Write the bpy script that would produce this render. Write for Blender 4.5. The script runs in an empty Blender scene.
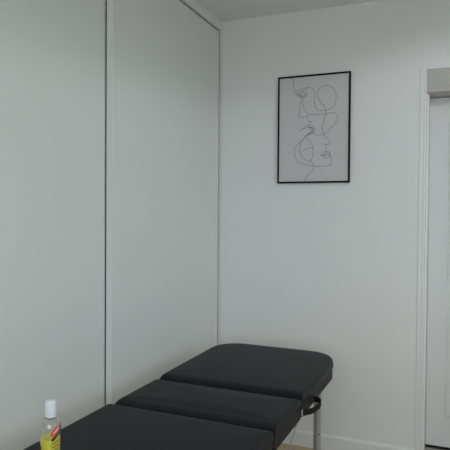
import bpy, bmesh, math
from mathutils import Vector, Matrix

scene = bpy.context.scene
COL = scene.collection
R = math.radians

# ------------------------------------------------------------------ helpers
def new_mat(name, color, rough=0.6, spec=0.5, metallic=0.0, noise=0.0, nscale=20.0, bump=0.0, bscale=200.0,
            stretch=(1, 1, 1), **kw):
    m = bpy.data.materials.new(name)
    m.use_nodes = True
    nt = m.node_tree
    b = nt.nodes['Principled BSDF']
    b.inputs['Base Color'].default_value = (*color, 1)
    b.inputs['Roughness'].default_value = rough
    b.inputs['Specular IOR Level'].default_value = spec
    b.inputs['Metallic'].default_value = metallic
    for k, v in kw.items():
        b.inputs[k].default_value = v
    tc = nt.nodes.new('ShaderNodeTexCoord')
    mp = nt.nodes.new('ShaderNodeMapping')
    mp.inputs['Scale'].default_value = stretch
    nt.links.new(tc.outputs['Object'], mp.inputs['Vector'])
    if noise > 0:
        n = nt.nodes.new('ShaderNodeTexNoise')
        n.inputs['Scale'].default_value = nscale
        n.inputs['Detail'].default_value = 4
        nt.links.new(mp.outputs['Vector'], n.inputs['Vector'])
        r = nt.nodes.new('ShaderNodeMapRange')
        r.inputs['To Min'].default_value = 1 - noise
        r.inputs['To Max'].default_value = 1 + noise
        nt.links.new(n.outputs['Fac'], r.inputs['Value'])
        mx = nt.nodes.new('ShaderNodeVectorMath')
        mx.operation = 'SCALE'
        mx.inputs[0].default_value = color
        nt.links.new(r.outputs['Result'], mx.inputs['Scale'])
        nt.links.new(mx.outputs['Vector'], b.inputs['Base Color'])
    if bump > 0:
        n2 = nt.nodes.new('ShaderNodeTexNoise')
        n2.inputs['Scale'].default_value = bscale
        n2.inputs['Detail'].default_value = 3
        nt.links.new(mp.outputs['Vector'], n2.inputs['Vector'])
        bp = nt.nodes.new('ShaderNodeBump')
        bp.inputs['Strength'].default_value = bump
        bp.inputs['Distance'].default_value = 0.002
        nt.links.new(n2.outputs['Fac'], bp.inputs['Height'])
        nt.links.new(bp.outputs['Normal'], b.inputs['Normal'])
    return m

def floor_mat():
    m = bpy.data.materials.new('oak_laminate')
    m.use_nodes = True
    nt = m.node_tree
    b = nt.nodes['Principled BSDF']
    tc = nt.nodes.new('ShaderNodeTexCoord')
    br = nt.nodes.new('ShaderNodeTexBrick')
    br.inputs['Scale'].default_value = 1.0
    br.inputs['Brick Width'].default_value = 1.2
    br.inputs['Row Height'].default_value = 0.14
    br.inputs['Mortar Size'].default_value = 0.0012
    br.inputs['Color1'].default_value = (0.52, 0.395, 0.245, 1)
    br.inputs['Color2'].default_value = (0.45, 0.335, 0.20, 1)
    br.inputs['Mortar'].default_value = (0.16, 0.11, 0.07, 1)
    mp = nt.nodes.new('ShaderNodeMapping')
    mp.inputs['Scale'].default_value = (3, 40, 1)
    no = nt.nodes.new('ShaderNodeTexNoise')
    no.inputs['Scale'].default_value = 2.0
    no.inputs['Detail'].default_value = 6
    rg = nt.nodes.new('ShaderNodeMapRange')
    rg.inputs['To Min'].default_value = 0.75
    rg.inputs['To Max'].default_value = 1.2
    sc = nt.nodes.new('ShaderNodeVectorMath')
    sc.operation = 'SCALE'
    L = nt.links.new
    L(tc.outputs['Object'], br.inputs['Vector'])
    L(tc.outputs['Object'], mp.inputs['Vector'])
    L(mp.outputs['Vector'], no.inputs['Vector'])
    L(no.outputs['Fac'], rg.inputs['Value'])
    L(br.outputs['Color'], sc.inputs[0])
    L(rg.outputs['Result'], sc.inputs['Scale'])
    L(sc.outputs['Vector'], b.inputs['Base Color'])
    b.inputs['Roughness'].default_value = 0.45
    return m

def link(name, bm, mat, parent=None, smooth=False, origin=None):
    me = bpy.data.meshes.new(name)
    bmesh.ops.recalc_face_normals(bm, faces=bm.faces[:])
    if origin is not None:
        bmesh.ops.translate(bm, verts=bm.verts[:], vec=-Vector(origin))
    bm.to_mesh(me)
    bm.free()
    if smooth:
        for p in me.polygons:
            p.use_smooth = True
    me.materials.append(mat)
    o = bpy.data.objects.new(name, me)
    COL.objects.link(o)
    if origin is not None:
        o.location = origin
    if parent is not None:
        o.parent = parent
    return o

def smooth_by_angle(o, deg=35):
    me = o.data
    bm = bmesh.new()
    bm.from_mesh(me)
    for f in bm.faces:
        f.smooth = True
    for e in bm.edges:
        if len(e.link_faces) == 2 and e.calc_face_angle(0) > R(deg):
            e.smooth = False
    bm.to_mesh(me)
    bm.free()

def box(bm, lo, hi, bev=0.0, seg=2):
    t = bmesh.new()
    vs = [t.verts.new((x, y, z)) for z in (lo[2], hi[2]) for y in (lo[1], hi[1]) for x in (lo[0], hi[0])]
    for f in ((0, 2, 3, 1), (4, 5, 7, 6), (0, 1, 5, 4), (2, 6, 7, 3), (0, 4, 6, 2), (1, 3, 7, 5)):
        t.faces.new([vs[i] for i in f])
    if bev > 0:
        bmesh.ops.bevel(t, geom=t.edges[:], offset=bev, segments=seg, profile=0.5, affect='EDGES')
    merge(bm, t)
    return bm

def merge(bm, t):
    m = {}
    for v in t.verts:
        m[v] = bm.verts.new(v.co)
    for f in t.faces:
        try:
            bm.faces.new([m[v] for v in f.verts])
        except ValueError:
            pass
    t.free()

def new_box(lo, hi, bev=0.0, seg=2):
    return box(bmesh.new(), lo, hi, bev, seg)

def tube(bm, pts, r, n=8, flat=None):
    """tube through pts; flat = (axis Vector, squash) presses it along an axis"""
    pts = [Vector(p) for p in pts]
    rings = []
    up = Vector((0, 0, 1))
    for i, p in enumerate(pts):
        a = pts[max(i - 1, 0)]
        c = pts[min(i + 1, len(pts) - 1)]
        d = (c - a)
        d = d.normalized() if d.length > 1e-9 else Vector((1, 0, 0))
        s = d.cross(up)
        if s.length < 1e-3:
            s = d.cross(Vector((1, 0, 0)))
        s.normalize()
        u = s.cross(d)
        ring = []
        for k in range(n):
            t = 2 * math.pi * k / n
            off = s * math.cos(t) * r + u * math.sin(t) * r
            if flat:
                off -= flat[0] * off.dot(flat[0]) * (1 - flat[1])
            ring.append(bm.verts.new(p + off))
        rings.append(ring)
    for a, b in zip(rings, rings[1:]):
        for k in range(n):
            bm.faces.new((a[k], a[(k + 1) % n], b[(k + 1) % n], b[k]))
    bm.faces.new(rings[0])
    bm.faces.new(rings[-1][::-1])

def catmull(pts, sub=6):
    P = [Vector(p) for p in pts]
    if len(P) < 3:
        return P
    out = []
    Q = [P[0] * 2 - P[1]] + P + [P[-1] * 2 - P[-2]]
    for i in range(1, len(Q) - 2):
        p0, p1, p2, p3 = Q[i - 1:i + 3]
        for k in range(sub):
            t = k / sub
            out.append(0.5 * ((2 * p1) + (p2 - p0) * t + (2 * p0 - 5 * p1 + 4 * p2 - p3) * t * t
                              + (3 * p1 - p0 - 3 * p2 + p3) * t ** 3))
    out.append(P[-1])
    return out

def lathe(bm, prof, n=32, sy=1.0, c=(0, 0, 0)):
    rings = []
    for r, z in prof:
        if r < 1e-6:
            rings.append([bm.verts.new((c[0], c[1], c[2] + z))])
        else:
            rings.append([bm.verts.new((c[0] + r * math.cos(2 * math.pi * k / n),
                                        c[1] + r * sy * math.sin(2 * math.pi * k / n), c[2] + z)) for k in range(n)])
    for a, b in zip(rings, rings[1:]):
        for k in range(n):
            k2 = (k + 1) % n
            if len(a) == 1 and len(b) == 1:
                continue
            if len(a) == 1:
                bm.faces.new((a[0], b[k2], b[k]))
            elif len(b) == 1:
                bm.faces.new((a[k], a[k2], b[0]))
            else:
                bm.faces.new((a[k], a[k2], b[k2], b[k]))

def empty(name, loc, label, cat, rz=0, group=None):
    o = bpy.data.objects.new(name, None)
    o.empty_display_size = 0.1
    COL.objects.link(o)
    o.location = loc
    o.rotation_euler = (0, 0, rz)
    o['label'] = label
    o['category'] = cat
    if group:
        o['group'] = group
    return o

def struct(o, label=None, cat=None):
    o['kind'] = 'structure'
    if label:
        o['label'] = label
    if cat:
        o['category'] = cat
    return o

# ------------------------------------------------------------------ camera
CAM = Vector((1.3036, -3.0726, 1.3386))
F_PX, PITCH, ROLL, YAW = 545.734, R(1.1863), R(0.4037), R(22.294)
fwd = Vector((-math.sin(YAW) * math.cos(PITCH), math.cos(YAW) * math.cos(PITCH), -math.sin(PITCH)))
rt = Vector((math.cos(YAW), math.sin(YAW), 0))
up = rt.cross(fwd)
rt2 = rt * math.cos(ROLL) + up * math.sin(ROLL)
up2 = rt2.cross(fwd)
cam_data = bpy.data.cameras.new('camera')
cam_data.sensor_width = 36
cam_data.sensor_fit = 'HORIZONTAL'
cam_data.lens = F_PX / 450 * 36
cam_data.clip_start = 0.05
cam = bpy.data.objects.new('camera', cam_data)
COL.objects.link(cam)
M = Matrix((rt2, up2, -fwd)).transposed().to_4x4()
M.translation = CAM
cam.matrix_world = M
scene.camera = cam

# ------------------------------------------------------------------ materials
white_paint = new_mat('white_wall_paint', (0.80, 0.815, 0.82), 0.75, 0.25, noise=0.015, nscale=1.5, bump=0.05, bscale=260)
ceiling_paint = new_mat('white_ceiling_paint', (0.78, 0.79, 0.775), 0.85, 0.2, noise=0.015, nscale=1.5)
door_white = new_mat('white_melamine', (0.745, 0.775, 0.765), 0.55, 0.3, noise=0.008, nscale=2)
trim_white = new_mat('white_gloss_trim', (0.80, 0.82, 0.82), 0.4, 0.4, noise=0.01, nscale=6)
rail_white = new_mat('white_lacquered_rail', (0.80, 0.80, 0.78), 0.4, 0.4, noise=0.02, nscale=9)
dark_gap = new_mat('gap_shade_and_rubber', (0.03, 0.03, 0.03), 0.9, 0.1, noise=0.1)  # near-black: shade of the door gaps put in as colour, also rubber feet
oak = floor_mat()
greige = new_mat('greige_wood', (0.50, 0.485, 0.46), 0.6, 0.3, noise=0.07, nscale=9, stretch=(0.6, 1, 5))
stone = new_mat('grey_beige_stone', (0.42, 0.39, 0.34), 0.6, 0.3, noise=0.1, nscale=18)
black_vinyl = new_mat('black_vinyl', (0.0085, 0.0082, 0.0105), 0.47, 0.19, noise=0.10, nscale=14, bump=0.25, bscale=420)
black_base = new_mat('black_painted_board', (0.019, 0.0168, 0.0175), 0.6, 0.25, noise=0.1, nscale=12)
black_web = new_mat('black_webbing', (0.012, 0.012, 0.013), 0.8, 0.2, noise=0.15, nscale=200)
alu = new_mat('brushed_aluminium', (0.50, 0.50, 0.50), 0.45, 0.4, metallic=0.5, noise=0.05, nscale=30, stretch=(1, 1, 0.05))
alu_dull = new_mat('dull_aluminium', (0.30, 0.29, 0.28), 0.5, 0.4, metallic=0.5, noise=0.05, nscale=30)
steel = new_mat('bright_steel', (0.8, 0.8, 0.8), 0.3, 0.5, metallic=0.8, noise=0.03)
hole_dark = new_mat('dark_hole', (0.02, 0.02, 0.02), 0.8, 0.2, noise=0.1)
cable_grey = new_mat('grey_steel_cable', (0.30, 0.31, 0.34), 0.5, 0.4, noise=0.1, nscale=300)
frame_black = new_mat('black_picture_frame', (0.004, 0.004, 0.0045), 0.6, 0.15, noise=0.1, nscale=40)
paper = new_mat('grey_art_paper', (0.615, 0.605, 0.62), 0.8, 0.15, noise=0.012, nscale=3)
ink = new_mat('dark_grey_ink', (0.19, 0.185, 0.195), 0.8, 0.1, noise=0.05)
cap_white = new_mat('white_plastic_cap', (0.82, 0.88, 0.95), 0.4, 0.4, noise=0.01)
clear_plastic = new_mat('clear_plastic', (0.96, 0.98, 0.98), 0.06, 0.5, **{'Transmission Weight': 1.0, 'IOR': 1.12, 'Coat Weight': 1.0, 'Coat IOR': 1.6, 'Coat Roughness': 0.05})
oil_yellow = new_mat('yellow_oil', (1.0, 0.88, 0.12), 0.3, 0.5, noise=0.06, nscale=60,
                     **{'Transmission Weight': 0.0, 'IOR': 1.3})
label_red = new_mat('red_label_print', (0.72, 0.10, 0.04), 0.5, 0.3, noise=0.08, nscale=150)
label_white = new_mat('white_label_print', (0.85, 0.80, 0.76), 0.5, 0.3, noise=0.03)
label_black = new_mat('black_label_print', (0.03, 0.025, 0.03), 0.5, 0.3, noise=0.1)
label_olive = new_mat('olive_label_print', (0.30, 0.26, 0.05), 0.5, 0.3, noise=0.1)

SKY_STRENGTH = 1.8
SPOT_POWER = 15.5
FRONT_POWER = 15.5
# ------------------------------------------------------------------ room shell
H = 2.5
XR, YN = 2.9, -4.3            # right wall, near wall
OX0, OX1, OZ, OD = 1.188, 2.01, 2.104, 0.14   # doorway in the back wall, depth of the reveal
struct(link('floor', new_box((-0.7, YN, -0.1), (XR, 0.5, 0)), oak), 'light oak laminate floor of the small treatment room', 'floor')
struct(link('ceiling', new_box((-0.7, YN, H), (XR, 0.5, H + 0.1)), ceiling_paint), 'plain white ceiling of the small treatment room', 'ceiling')
bm = bmesh.new()
box(bm, (-0.7, 0, 0), (OX0, 0.36, H))
box(bm, (OX1, 0, 0), (XR, 0.36, H))
box(bm, (OX0, 0, OZ), (OX1, 0.36, H))
struct(link('wall_back', bm, white_paint), 'white painted back wall with the line drawing', 'wall')
struct(link('wall_left', new_box((-0.8, YN, 0), (-0.7, 0.36, H)), white_paint), 'white wall behind the closet doors', 'wall')
# front wall (behind the camera) with a wide opening added for the fill light
FX0, FX1, FZ0, FZ1 = 0.5, 2.7, 0.90, 2.20
bm = bmesh.new()
box(bm, (-0.7, YN - 0.12, 0), (FX0, YN, H))
box(bm, (FX1, YN - 0.12, 0), (XR, YN, H))
box(bm, (FX0, YN - 0.12, 0), (FX1, YN, FZ0))
box(bm, (FX0, YN - 0.12, FZ1), (FX1, YN, H))
struct(link('wall_front', bm, white_paint), 'white wall with an added wide opening facing the back wall', 'wall')
# right wall with the window that lights the room
WY0, WY1, WZ0, WZ1 = -2.3, -0.55, 0.95, 2.30
bm = bmesh.new()
box(bm, (XR, YN, 0), (XR + 0.12, WY0, H))
box(bm, (XR, WY1, 0), (XR + 0.12, 0.36, H))
box(bm, (XR, WY0, 0), (XR + 0.12, WY1, WZ0))
box(bm, (XR, WY0, WZ1), (XR + 0.12, WY1, H))
struct(link('wall_right', bm, white_paint), 'white wall with the window on the right side of the room', 'wall')

# closet fronts on the left: two sliding leaves, the far one on the front track
SEAM = -1.143
def sliding_leaf(name, y0, y1, x1, label, lead):
    leaf = bmesh.new()
    box(leaf, (x1 - 0.022, y0, 0.02), (x1, y1, 2.440), 0.0015)
    o = struct(link(name, leaf, door_white), label, 'door')
    # slim edge profiles of the leaf
    for ya, yb in ((y0 - 0.004, y0 + 0.024), (y1 - 0.024, y1 + 0.002)):
        st = bmesh.new()
        box(st, (x1 - 0.027, ya, 0.02), (x1 + 0.003, yb, 2.440), 0.0015)
        link('stile', st, door_white, o)
    return o
far_leaf = sliding_leaf('door_1', SEAM + 0.004, -0.014, 0.000, 'far white sliding closet door, between the seam and the room corner', -1)
sliding_leaf('door_2', -2.41, SEAM + 0.07, -0.0335, 'near white sliding closet door, left of the dark vertical seam', 1)
link('gap_shade_strip', new_box((-0.0300, SEAM + 0.0003, 0.02), (-0.0222, SEAM + 0.02, 2.440)), dark_gap, far_leaf)  # dark strip in the seam gap, its shade put in as colour
link('gap_shade_strip', new_box((-0.020, -0.0118, 0.02), (-0.001, -0.001, 2.440)), dark_gap, far_leaf)  # dark strip added to deepen the shade of the corner gap
link('gap_shade_strip', new_box((-0.020, SEAM + 0.03, 2.4402), (-0.006, -0.016, 2.4475)), dark_gap, far_leaf)  # dark strip added to deepen the shadow line under the top track
struct(link('wall_left_pier', new_box((-0.7, YN, 0), (0.0, -2.43, H)), white_paint), 'white pier beside the closet doors', 'wall')
bm = bmesh.new()
box(bm, (-0.07, -2.42, 2.448), (0.012, -0.0005, H), 0.0015)
struct(link('trim_1', bm, rail_white), 'white top track of the sliding closet doors', 'track')
bm = bmesh.new()
box(bm, (-0.07, -2.42, 0.0), (0.008, -0.0005, 0.012), 0.002)
struct(link('trim_2', bm, rail_white), 'white bottom track of the sliding closet doors', 'track')
# skirting board with a bevelled top
def skirt(x0, x1):
    b = bmesh.new()
    prof = [(0, 0), (-0.013, 0), (-0.013, 0.074), (-0.010, 0.082), (-0.004, 0.086), (0, 0.086)]
    A = [b.verts.new((x0, y, z)) for y, z in prof]
    B = [b.verts.new((x1, y, z)) for y, z in prof]
    n = len(prof)
    for i in range(n):
        b.faces.new((A[i], A[(i + 1) % n], B[(i + 1) % n], B[i]))
    b.faces.new(A)
    b.faces.new(B[::-1])
    return b
struct(link('baseboard_back', skirt(0.012, 1.152), trim_white), 'white skirting board along the back wall', 'baseboard')

# doorway architrave: stepped profile up the left jamb, thin bead above
bm = bmesh.new()
box(bm, (1.154, -0.004, 0), (1.1745, 0.0, 2.112), 0.002)
box(bm, (1.174, -0.006, 0), (1.1865, 0.0, 2.112), 0.003)
box(bm, (1.1865, -0.007, 2.104), (2.012, 0.0, 2.112), 0.002)
box(bm, (2.012, -0.008, 0), (2.05, 0.0, 2.112), 0.002)
struct(link('trim_3', bm, trim_white), 'white stepped door casing on the back wall', 'door casing')
struct(link('trim_6', new_box((OX0, -0.003, 1.984), (OX1, OD + 0.05, OZ), 0.001), greige), 'greyish wooden header board above the panelled door', 'header board')

# panelled door at the back of the deep reveal
door_paint = new_mat('white_door_paint', (0.715, 0.73, 0.735), 0.5, 0.3, noise=0.01, nscale=5)
DX0, DX1, DZ0, DZ1 = 1.200, 1.995, 0.062, 1.981
bm = bmesh.new()
box(bm, (DX0, OD + 0.006, DZ0), (DX1, OD + 0.050, DZ1), 0.002)
door = struct(link('door_3', bm, door_paint), 'white panelled interior door at the right edge of the picture', 'door')
bm = bmesh.new()
box(bm, (OX0 + 0.0002, 0.02, 0), (DX0 - 0.0015, OD + 0.05, 1.9838), 0.002)
box(bm, (DX1 + 0.0015, 0.02, 0), (OX1 - 0.0002, OD + 0.05, 1.9838), 0.002)
struct(link('trim_4', bm, trim_white), 'white frame around the panelled door', 'door frame')
def raised_panel(x0, x1, z0, z1):
    """moulding ring and a raised field, as one mesh, standing on the leaf's face"""
    b = bmesh.new()
    y = OD + 0.006
    steps = [(0, 0.0), (0.006, -0.004), (0.020, -0.005), (0.032, -0.001), (0.050, -0.001), (0.085, -0.005)]
    rings = []
    for ins, dy in steps:
        rings.append([b.verts.new((x, y + dy, z)) for x, z in
                      ((x0 + ins, z0 + ins), (x1 - ins, z0 + ins), (x1 - ins, z1 - ins), (x0 + ins, z1 - ins))])
    for a, c in zip(rings, rings[1:]):
        for k in range(4):
            b.faces.new((a[k], a[(k + 1) % 4], c[(k + 1) % 4], c[k]))
    b.faces.new(rings[-1])
    return b
link('door_panel', raised_panel(1.299, 1.905, 0.985, 1.86), door_paint, door)
link('door_panel', raised_panel(1.299, 1.905, 0.225, 0.80), door_paint, door)
struct(link('trim_5', new_box((DX0 - 0.001, 0.004, 0), (DX1 + 0.001, OD + 0.05, 0.044), 0.003), stone), 'grey beige stone threshold under the panelled door', 'threshold')
link('bottom_gap_shade', new_box((DX0 + 0.001, OD + 0.012, 0.0445), (DX1 - 0.001, OD + 0.045, DZ0)), dark_gap, door)  # dark filler standing in for the shade of the gap under the door

# ------------------------------------------------------------------ framed drawing
PX0, PX1, PZ0, PZ1 = 0.377, 0.7928, 1.5167, 2.1296
pic = empty('framed_picture', ((PX0 + PX1) / 2, 0, PZ0),
            'black framed one-line drawing of two faces hanging on the white back wall', 'picture')
po = pic.location.copy()
def lp(x, y, z):
    return (x - po.x, y - po.y, z - po.z)
fw = 0.0095
bm = bmesh.new()
y0, y1 = -0.019, -0.002
box(bm, lp(PX0, y0, PZ0), lp(PX0 + fw, y1, PZ1), 0.001)
box(bm, lp(PX1 - fw, y0, PZ0), lp(PX1, y1, PZ1), 0.001)
box(bm, lp(PX0 + fw, y0, PZ0), lp(PX1 - fw, y1, PZ0 + fw), 0.001)
box(bm, lp(PX0 + fw, y0, PZ1 - fw), lp(PX1 - fw, y1, PZ1), 0.001)
link('frame', bm, frame_black, pic)
YP = -0.014
sheet = link('print', new_box(lp(PX0 + fw - 0.003, YP, PZ0 + fw - 0.003), lp(PX1 - fw + 0.003, -0.004, PZ1 - fw + 0.003)), paper, pic)

# strokes in sheet coordinates: u from the left edge, v from the top edge, 0..1
def S(seq, ox, oy, s):
    out = []
    for x, y in seq:
        px, py = ox + x / s, oy + y / s
        u = (px - 278.2) / (350.0 - 278.2)
        top = 77.2 + (70.9 - 77.2) * u
        bot = 183.6 + (182.9 - 183.6) * u
        out.append((u, (py - top) / (bot - top)))
    return out
a5 = lambda q: S(q, 285.9, 70, 7.5)
a6 = lambda q: S(q, 285.9, 115, 6.43)
a7 = lambda q: S(q, 310, 70, 7.5)
strokes = [
    a5([(60, 54), (60, 100), (64, 135), (75, 170), (90, 190), (108, 203), (122, 210), (118, 240), (113, 270), (108, 300),
        (106, 330), (109, 352), (130, 357), (150, 350), (166, 342), (176, 333)]),
    a5([(163, 342), (168, 362), (180, 386), (192, 391), (203, 386)]),
    a5([(95, 192), (85, 170), (92, 152), (118, 146), (150, 132), (180, 130), (205, 138), (217, 160), (220, 200), (220, 240),
        (228, 275), (245, 295), (270, 302), (300, 300)])
    + a7([(150, 294), (175, 275), (190, 250), (197, 215), (195, 175), (180, 140), (150, 117), (115, 115), (80, 130), (62, 160),
          (60, 195), (75, 225), (100, 255), (120, 285), (125, 310), (120, 345), (108, 390), (98, 430)])
    + a6([(243, 100), (247, 122), (262, 140), (280, 158), (288, 174), (281, 185), (262, 189), (244, 185)]),
    a5([(138, 208), (133, 240), (138, 280), (153, 305), (175, 327), (205, 333), (250, 332), (300, 329)])
    + a7([(150, 321), (170, 318), (190, 325), (208, 342), (207, 368), (185, 405), (158, 440)]) + a6([(270, 112), (247, 124)]),
    a5([(100, 172), (122, 158), (145, 150), (164, 136)]),
    a5([(104, 196), (122, 172), (146, 166), (165, 178), (156, 194), (136, 207)]),
    a5([(122, 208), (136, 192), (158, 178)]),
    a5([(92, 178), (112, 184), (128, 196)]),
    a5([(104, 186), (118, 196), (126, 206), (140, 196), (152, 184), (160, 180)]),
    a5([(186, 388), (198, 384), (204, 386)]),
    a6([(150, 68), (172, 78), (180, 92), (176, 106), (160, 116), (146, 122)]),
    a6([(140, 132), (152, 122), (172, 120)]),
    a6([(236, 256), (250, 258), (262, 246), (276, 244), (290, 256)]),
    a6([(95, 105), (110, 88), (135, 70), (160, 62), (180, 70), (192, 90), (186, 108), (165, 121), (145, 130), (126, 150),
        (105, 180), (95, 210), (98, 245), (115, 275), (145, 295), (172, 304), (188, 320), (188, 345), (165, 375), (145, 395), (132, 427)]),
    a6([(110, 92), (140, 80), (165, 84), (174, 98), (163, 110)]),
    a6([(150, 76), (178, 84), (184, 100), (172, 112)]),
    a6([(126, 143), (146, 126), (166, 118), (190, 118), (215, 129), (246, 124)]),
    a6([(120, 152), (90, 180), (68, 210), (62, 240), (72, 275), (95, 305), (125, 316), (160, 327), (200, 332), (240, 331),
        (275, 330), (292, 322), (300, 305), (297, 280), (290, 254)]),
    a6([(138, 152), (158, 162), (175, 190), (182, 215), (182, 250), (176, 280), (162, 300)]),
    a6([(103, 252), (115, 232), (140, 218), (180, 208)]),
    a6([(262, 189), (265, 205), (264, 222), (272, 232)]),
    a6([(230, 262), (240, 248), (256, 235), (268, 236), (284, 236), (292, 252)]),
    a6([(230, 262), (250, 262), (268, 256), (290, 262), (278, 273), (262, 275), (246, 265)]),
]
W, Hh = PX1 - PX0, PZ1 - PZ0
bm = bmesh.new()
for st in strokes:
    pts = [lp(PX0 + u * W, YP - 0.0004, PZ1 - v * Hh) for u, v in st]
    tube(bm, catmull(pts, 5), 0.00125, 6, (Vector((0, 1, 0)), 0.3))
d = link('line_drawing', bm, ink, pic)
d['label'] = 'thin dark continuous line drawing of two faces'

# ------------------------------------------------------------------ massage table
TW, TH = 0.640, 0.638
T0 = Vector((0.1654, -0.3296, 0))
tbl = empty('massage_table', T0, 'black padded folding massage table standing along the closet doors', 'massage table', R(-1.04))
# local frame: x across, y toward the back wall (negative = toward the viewer)
def outline(x0, x1, y0, y1, rn, rf, ix=0.0, iy=None, n=10, fy=None):
    """rounded rectangle, corner radius rn at the near end and rf at the far end, pulled in by ix across and iy / fy
    at its near and far ends"""
    iy = ix if iy is None else iy
    fy = iy if fy is None else fy
    x0 += ix; x1 -= ix; y0 += iy; y1 -= fy
    pts = []
    for ax, ay, r, a0 in ((1, -1, rn, -90), (1, 1, rf, 0), (-1, 1, rf, 90), (-1, -1, rn, 180)):
        rx = max(r - ix, 0.006)
        ry = max(r - (fy if ay > 0 else iy), 0.006)
        cx = x1 - rx if ax > 0 else x0 + rx
        cy = y1 - ry if ay > 0 else y0 + ry
        for k in range(n + 1):
            a = R(a0 + 90 * k / n)
            pts.append((cx + rx * math.cos(a), cy + ry * math.sin(a)))
    return pts
def cushion(y0, y1, rn, rf, z0, z1, en, ef, ex=0.014, dome=0.006, drop=0.030):
    """padded block: sides rounded over ex, the near and far ends rounded over the longer en and ef"""
    b = bmesh.new()
    rings = []
    def ring(ix, iy, fy, z):
        rings.append([b.verts.new((x, y, z)) for x, y in outline(0, TW, y0, y1, rn, rf, ix, iy, 10, fy)])
    ring(0.004, 0.004, 0.004, z0)
    ring(0.0005, 0.0005, 0.0005, z0 + 0.004)
    zt = z1 - dome
    for k in range(0, 13):
        a = R(90 * k / 12)
        q = 1 - math.cos(a)
        ring(ex * q, en * q, ef * q, zt - drop + drop * math.sin(a))
    hx = TW / 2
    hy = (y1 - y0) / 2
    for k in range(1, 9):
        f = k / 9
        ring(ex + (hx - ex - 0.02) * f, en + (hy - en - 0.02) * f, ef + (hy - ef - 0.02) * f, zt + dome * (1 - (1 - f) ** 2.5))
    n = len(rings[0])
    for a, c in zip(rings, rings[1:]):
        for i in range(n):
            b.faces.new((a[i], a[(i + 1) % n], c[(i + 1) % n], c[i]))
    b.faces.new(rings[0][::-1])
    b.faces.new(rings[-1])
    return b
def slab(y0, y1, rn, rf, z0, z1, ins):
    b = bmesh.new()
    A = [b.verts.new((x, y, z0)) for x, y in outline(0, TW, y0, y1, rn, rf, ins)]
    B = [b.verts.new((x, y, z1)) for x, y in outline(0, TW, y0, y1, rn, rf, ins)]
    n = len(A)
    for i in range(n):
        b.faces.new((A[i], A[(i + 1) % n], B[(i + 1) % n], B[i]))
    b.faces.new(A[::-1])
    b.faces.new(B)
    return b
ZB, ZC = 0.553, 0.601
secs = [(-0.684, 0.0, 0.008, 0.145, 0.055, 0.014, 'far padded section with rounded corners'),
        (-1.025, -0.687, 0.008, 0.012, 0.065, 0.042, 'short middle padded section'),
        (-1.86, -1.028, 0.10, 0.012, 0.025, 0.042, 'long near padded section')]
for y0, y1, rn, rf, en, ef, lab in secs:
    cb = cushion(y0, y1, rn, rf, ZC, TH + (0.002 if en == 0.065 else 0.006), en, ef)
    if y1 == 0.0:
        # the head section is set a touch higher toward its far end
        for v in cb.verts:
            if v.co.z > ZC + 0.006:
                v.co.z += 0.002 + 0.005 * (v.co.y - y0) / (y1 - y0)
    c = link('cushion', cb, black_vinyl, tbl, smooth=True)
    c['label'] = lab
    bs = link('base_board', slab(y0, y1, rn, rf, ZB, ZC + 0.001, 0.004), black_base, tbl)
    smooth_by_angle(bs, 30)
# legs: square aluminium tube with height-adjusting holes
def leg_at(x, y, side):
    """fixed upper tube with the lighter drilled extension tube bolted beside it"""
    b = bmesh.new()
    box(b, (x - 0.008, y - 0.010, 0.19), (x + 0.008, y + 0.012, ZB), 0.0012)
    lg = link('leg', b, alu_dull, tbl)
    xe = x + side * 0.0163
    eb = bmesh.new()
    box(eb, (xe - 0.008, y - 0.012, 0.012), (xe + 0.008, y + 0.010, ZB - 0.002), 0.0012)
    ext = link('leg_extension', eb, alu, lg)
    for z in (0.459, 0.342, 0.225):
        hb = bmesh.new()
        vs = [hb.verts.new((xe + 0.003 + 0.0035 * math.cos(2 * math.pi * k / 12), y - 0.0127, z + 0.0035 * math.sin(2 * math.pi * k / 12))) for k in range(12)]
        vs2 = [hb.verts.new((v.co.x, y - 0.011, v.co.z)) for v in vs]
        hb.faces.new(vs)
        hb.faces.new(vs2[::-1])
        for k in range(12):
            hb.faces.new((vs[k], vs[(k + 1) % 12], vs2[(k + 1) % 12], vs2[k]))
        link('adjustment_hole', hb, hole_dark, lg)
    fb = bmesh.new()
    box(fb, (xe - 0.011, y - 0.014, 0.0), (xe + 0.011, y + 0.012, 0.03), 0.003)
    link('rubber_foot', fb, dark_gap, lg)
LXR, LXL, LYF, LYN = 0.594, 0.044, -0.285, -1.62
for lx, sd in ((LXR, 1), (LXL, -1)):
    for ly in (LYF, LYN):
        leg_at(lx, ly, sd)
for y in (LYF, LYN):
    link('crossbar', new_box((LXL + 0.008, y - 0.008, 0.205), (LXR - 0.008, y + 0.010, 0.225), 0.001), alu, tbl)
# thin tension cable under the table
bm = bmesh.new()
tube(bm, [(0.596, -0.518, ZB + 0.002), (0.596, -0.604, 0.502), (0.594, -1.13, 0.2)], 0.0016, 6)
link('tension_cable', bm, cable_grey, tbl, smooth=True)
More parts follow.
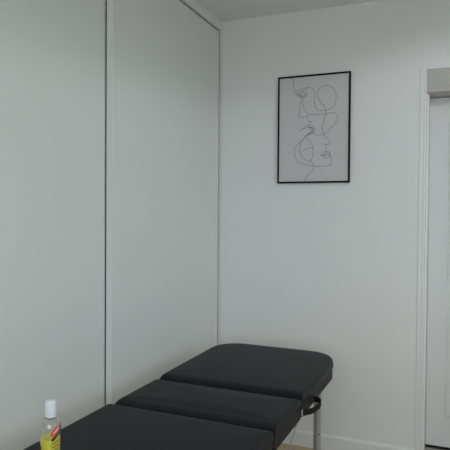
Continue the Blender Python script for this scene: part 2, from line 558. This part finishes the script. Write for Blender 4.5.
# carrying strap on the right-hand side, with its buckle
def ribbon(path, widths, th):
    b = bmesh.new()
    P = catmull(path, 8)
    Wd = catmull(widths, 8)
    rings = []
    for i, p in enumerate(P):
        d = (P[min(i + 1, len(P) - 1)] - P[max(i - 1, 0)]).normalized()
        w = Wd[i] - d * Wd[i].dot(d)
        wl = Wd[i].length
        w = w.normalized() * wl
        nn = d.cross(w).normalized() * th / 2
        rings.append([b.verts.new(p + w / 2 + nn), b.verts.new(p + w / 2 - nn), b.verts.new(p - w / 2 - nn), b.verts.new(p - w / 2 + nn)])
    for a, c in zip(rings, rings[1:]):
        for k in range(4):
            b.faces.new((a[k], a[(k + 1) % 4], c[(k + 1) % 4], c[k]))
    b.faces.new(rings[0])
    b.faces.new(rings[-1][::-1])
    return b
XS = TW + 0.001
path = [(XS, -0.702, 0.580), (XS + 0.010, -0.689, 0.578), (XS + 0.032, -0.645, 0.576), (XS + 0.045, -0.595, 0.583),
        (XS + 0.036, -0.550, 0.582), (XS + 0.010, -0.518, 0.575), (XS, -0.508, 0.573)]
widths = [(0, 0, 0.023)] * 7
strap = link('carrying_strap', ribbon(path, widths, 0.003), black_web, tbl)
smooth_by_angle(strap, 40)
bm = bmesh.new()
box(bm, (XS + 0.001, -0.713, 0.570), (XS + 0.006, -0.705, 0.594), 0.0015)
link('buckle', bm, steel, strap)

# ------------------------------------------------------------------ oil bottle
BOT = Vector((0.311, -1.890, TH))
bottle = empty('oil_bottle', BOT, 'clear plastic bottle of yellow oil with white cap on near end of black massage table', 'bottle')
RB = 0.0275
outer = [(0, 0.0), (RB - 0.004, 0.0), (RB, 0.004), (RB, 0.098), (RB - 0.0003, 0.114), (RB - 0.002, 0.127), (RB - 0.0055, 0.136),
         (RB - 0.011, 0.1425), (0.0118, 0.146), (0.0112, 0.150), (0.0112, 0.158)]
inner = [(0.0098, 0.158), (0.0098, 0.150), (0.0105, 0.1446), (RB - 0.0122, 0.1412), (RB - 0.0068, 0.135), (RB - 0.0033, 0.1265),
         (RB - 0.0016, 0.114), (RB - 0.0014, 0.098), (RB - 0.0014, 0.005), (RB - 0.005, 0.0016), (0, 0.0016)]
bm = bmesh.new()
lathe(bm, outer + inner, 40)
o = link('bottle_body', bm, clear_plastic, bottle, smooth=True)
LIQ = 0.091
bm = bmesh.new()
lathe(bm, [(0, 0.0019), (RB - 0.0053, 0.0019), (RB - 0.0017, 0.0052), (RB - 0.0017, LIQ), (0, LIQ)], 40)
o = link('yellow_oil', bm, oil_yellow, bottle)
smooth_by_angle(o, 50)
bm = bmesh.new()
lathe(bm, [(0.0125, 0.1475), (0.0147, 0.1475), (0.0149, 0.149), (0.0144, 0.1885), (0.0138, 0.1905), (0.0126, 0.1915), (0, 0.1915)], 40)
o = link('cap', bm, cap_white, bottle)
smooth_by_angle(o, 40)
bm = bmesh.new()
lathe(bm, [(0.0112, 0.1445), (0.0172, 0.1445), (0.0176, 0.1455), (0.0172, 0.1468), (0.0112, 0.1468)], 40)
link('neck_ring', bm, clear_plastic, bottle, smooth=True)
# the printed label: patches wrapped round the body.  a = arc metres to the right of the side facing the lens, z = height
FACE = math.atan2(CAM.y - BOT.y, CAM.x - BOT.x)
def rad_at(z):
    prof = [q for q in outer if q[0] > 0.01]
    for (r0, z0), (r1, z1) in zip(prof[1:], prof[2:]):
        if z0 <= z <= z1:
            return r0 + (r1 - r0) * (z - z0) / max(z1 - z0, 1e-9)
    return RB
def wrap(a, z, off):
    t = FACE + a / RB
    r = rad_at(z) + off
    return Vector((r * math.cos(t), r * math.sin(t), z))
def patch(poly, off, name, mat, parent):
    """polygon (a,z) filled with a fine grid of quads, wrapped on the bottle"""
    b = bmesh.new()
    from mathutils.geometry import tessellate_polygon
    vs = [b.verts.new((x, z, 0)) for x, z in poly]
    b.faces.new(vs)
    bmesh.ops.triangulate(b, faces=b.faces[:])
    for _ in range(2):
        bmesh.ops.subdivide_edges(b, edges=b.edges[:], cuts=1, use_grid_fill=True)
    for v in b.verts:
        v.co = wrap(v.co.x, v.co.y, off)
    return link(name, b, mat, parent)
def ellipse(ca, cz, ra, rz, tilt, n=24):
    t = R(tilt)
    return [(ca + ra * math.cos(q) * math.cos(t) - rz * math.sin(q) * math.sin(t),
             cz + ra * math.cos(q) * math.sin(t) + rz * math.sin(q) * math.cos(t)) for q in [2 * math.pi * k / n for k in range(n)]]
lab = patch(ellipse(0.0145, 0.1140, 0.0185, 0.0078, 38), 0.0006, 'label', label_red, bottle)
lab['label'] = 'tilted red oval printed label'
patch(ellipse(0.0150, 0.1150, 0.0135, 0.0017, 38), 0.0010, 'label_lettering', label_white, lab)
patch([(0.001, 0.092), (0.006, 0.087), (0.010, 0.092), (0.024, 0.105), (0.030, 0.113), (0.018, 0.106), (0.006, 0.098)], 0.0004, 'label_shadow_print', label_black, lab)
for k in range(6):
    z = 0.080 - 0.0095 * k
    pts = [(0.002 + 0.004 * j, z + 0.004 * j * 0.35 + 0.0012 * math.sin(j * 2.1 + k)) for j in range(6)]
    b = bmesh.new()
    tube(b, [wrap(a, zz, 0.0004) for a, zz in pts], 0.0011, 6)
    link('small_print', b, label_olive, lab)

# ------------------------------------------------------------------ light
# daylight: the sky seen through the window of the right wall, brightest just above the roofs opposite
w = bpy.data.worlds.new('world')
scene.world = w
w.use_nodes = True
nt = w.node_tree
bg = nt.nodes['Background']
tc = nt.nodes.new('ShaderNodeTexCoord')
sx = nt.nodes.new('ShaderNodeSeparateXYZ')
cr = nt.nodes.new('ShaderNodeValToRGB')
nt.links.new(tc.outputs['Generated'], sx.inputs['Vector'])
mr = nt.nodes.new('ShaderNodeMapRange')
mr.inputs['From Min'].default_value = -1
mr.inputs['From Max'].default_value = 1
nt.links.new(sx.outputs['Z'], mr.inputs['Value'])
nt.links.new(mr.outputs['Result'], cr.inputs['Fac'])
SKY = [(-1.0, 0.10), (-0.06, 0.16), (0.01, 1.0), (0.25, 1.0), (0.6, 0.55), (1.0, 0.45)]
el = cr.color_ramp.elements
while len(el) < len(SKY):
    el.new(0.5)
for e, (z, v) in zip(el, SKY):
    e.position = (z + 1) / 2
    e.color = (0.865 * v, 0.96 * v, 1.0 * v, 1)
nt.links.new(cr.outputs['Color'], bg.inputs['Color'])
bg.inputs['Strength'].default_value = SKY_STRENGTH
pl = bpy.data.lights.new('window_portal', 'AREA')
pl.shape = 'RECTANGLE'
pl.size, pl.size_y = WY1 - WY0, WZ1 - WZ0
pl.cycles.is_portal = True
po_ = bpy.data.objects.new('window_portal', pl)
COL.objects.link(po_)
po_.location = (XR + 0.11, (WY0 + WY1) / 2, (WZ0 + WZ1) / 2)
po_.rotation_euler = (R(90), 0, R(90))

# soft frontal fill, added unseen behind the camera to raise the ambient light
fl = bpy.data.lights.new('front_fill_light', 'AREA')
fl.shape = 'RECTANGLE'
fl.size, fl.size_y = FX1 - FX0, FZ1 - FZ0
fl.energy = FRONT_POWER
fl.color = (0.915, 0.98, 1.0)
fo = bpy.data.objects.new('front_fill_light', fl)
COL.objects.link(fo)
fo.location = ((FX0 + FX1) / 2, YN + 0.002, (FZ0 + FZ1) / 2)
fo.rotation_euler = (R(90), 0, 0)
# ceiling spot, aimed a little toward the doorway
sl = bpy.data.lights.new('ceiling_spot_light', 'SPOT')
sl.energy = SPOT_POWER
sl.spot_size = R(179)
sl.spot_blend = 0.12
sl.shadow_soft_size = 0.10
sl.color = (0.925, 0.98, 1.0)
so = bpy.data.objects.new('ceiling_spot_light', sl)
COL.objects.link(so)
so.location = (1.9, -1.3, 2.37)
so.rotation_euler = Vector((0.156, 0.047, -1)).to_track_quat('-Z', 'Y').to_euler()

vs = scene.view_settings
vs.view_transform = 'Standard'
vs.look = 'None'
vs.gamma = 1
vs.exposure = 0.06
vs.use_curve_mapping = False
scene.cycles.use_denoising = True
scene.cycles.max_bounces = 12
scene.cycles.diffuse_bounces = 8
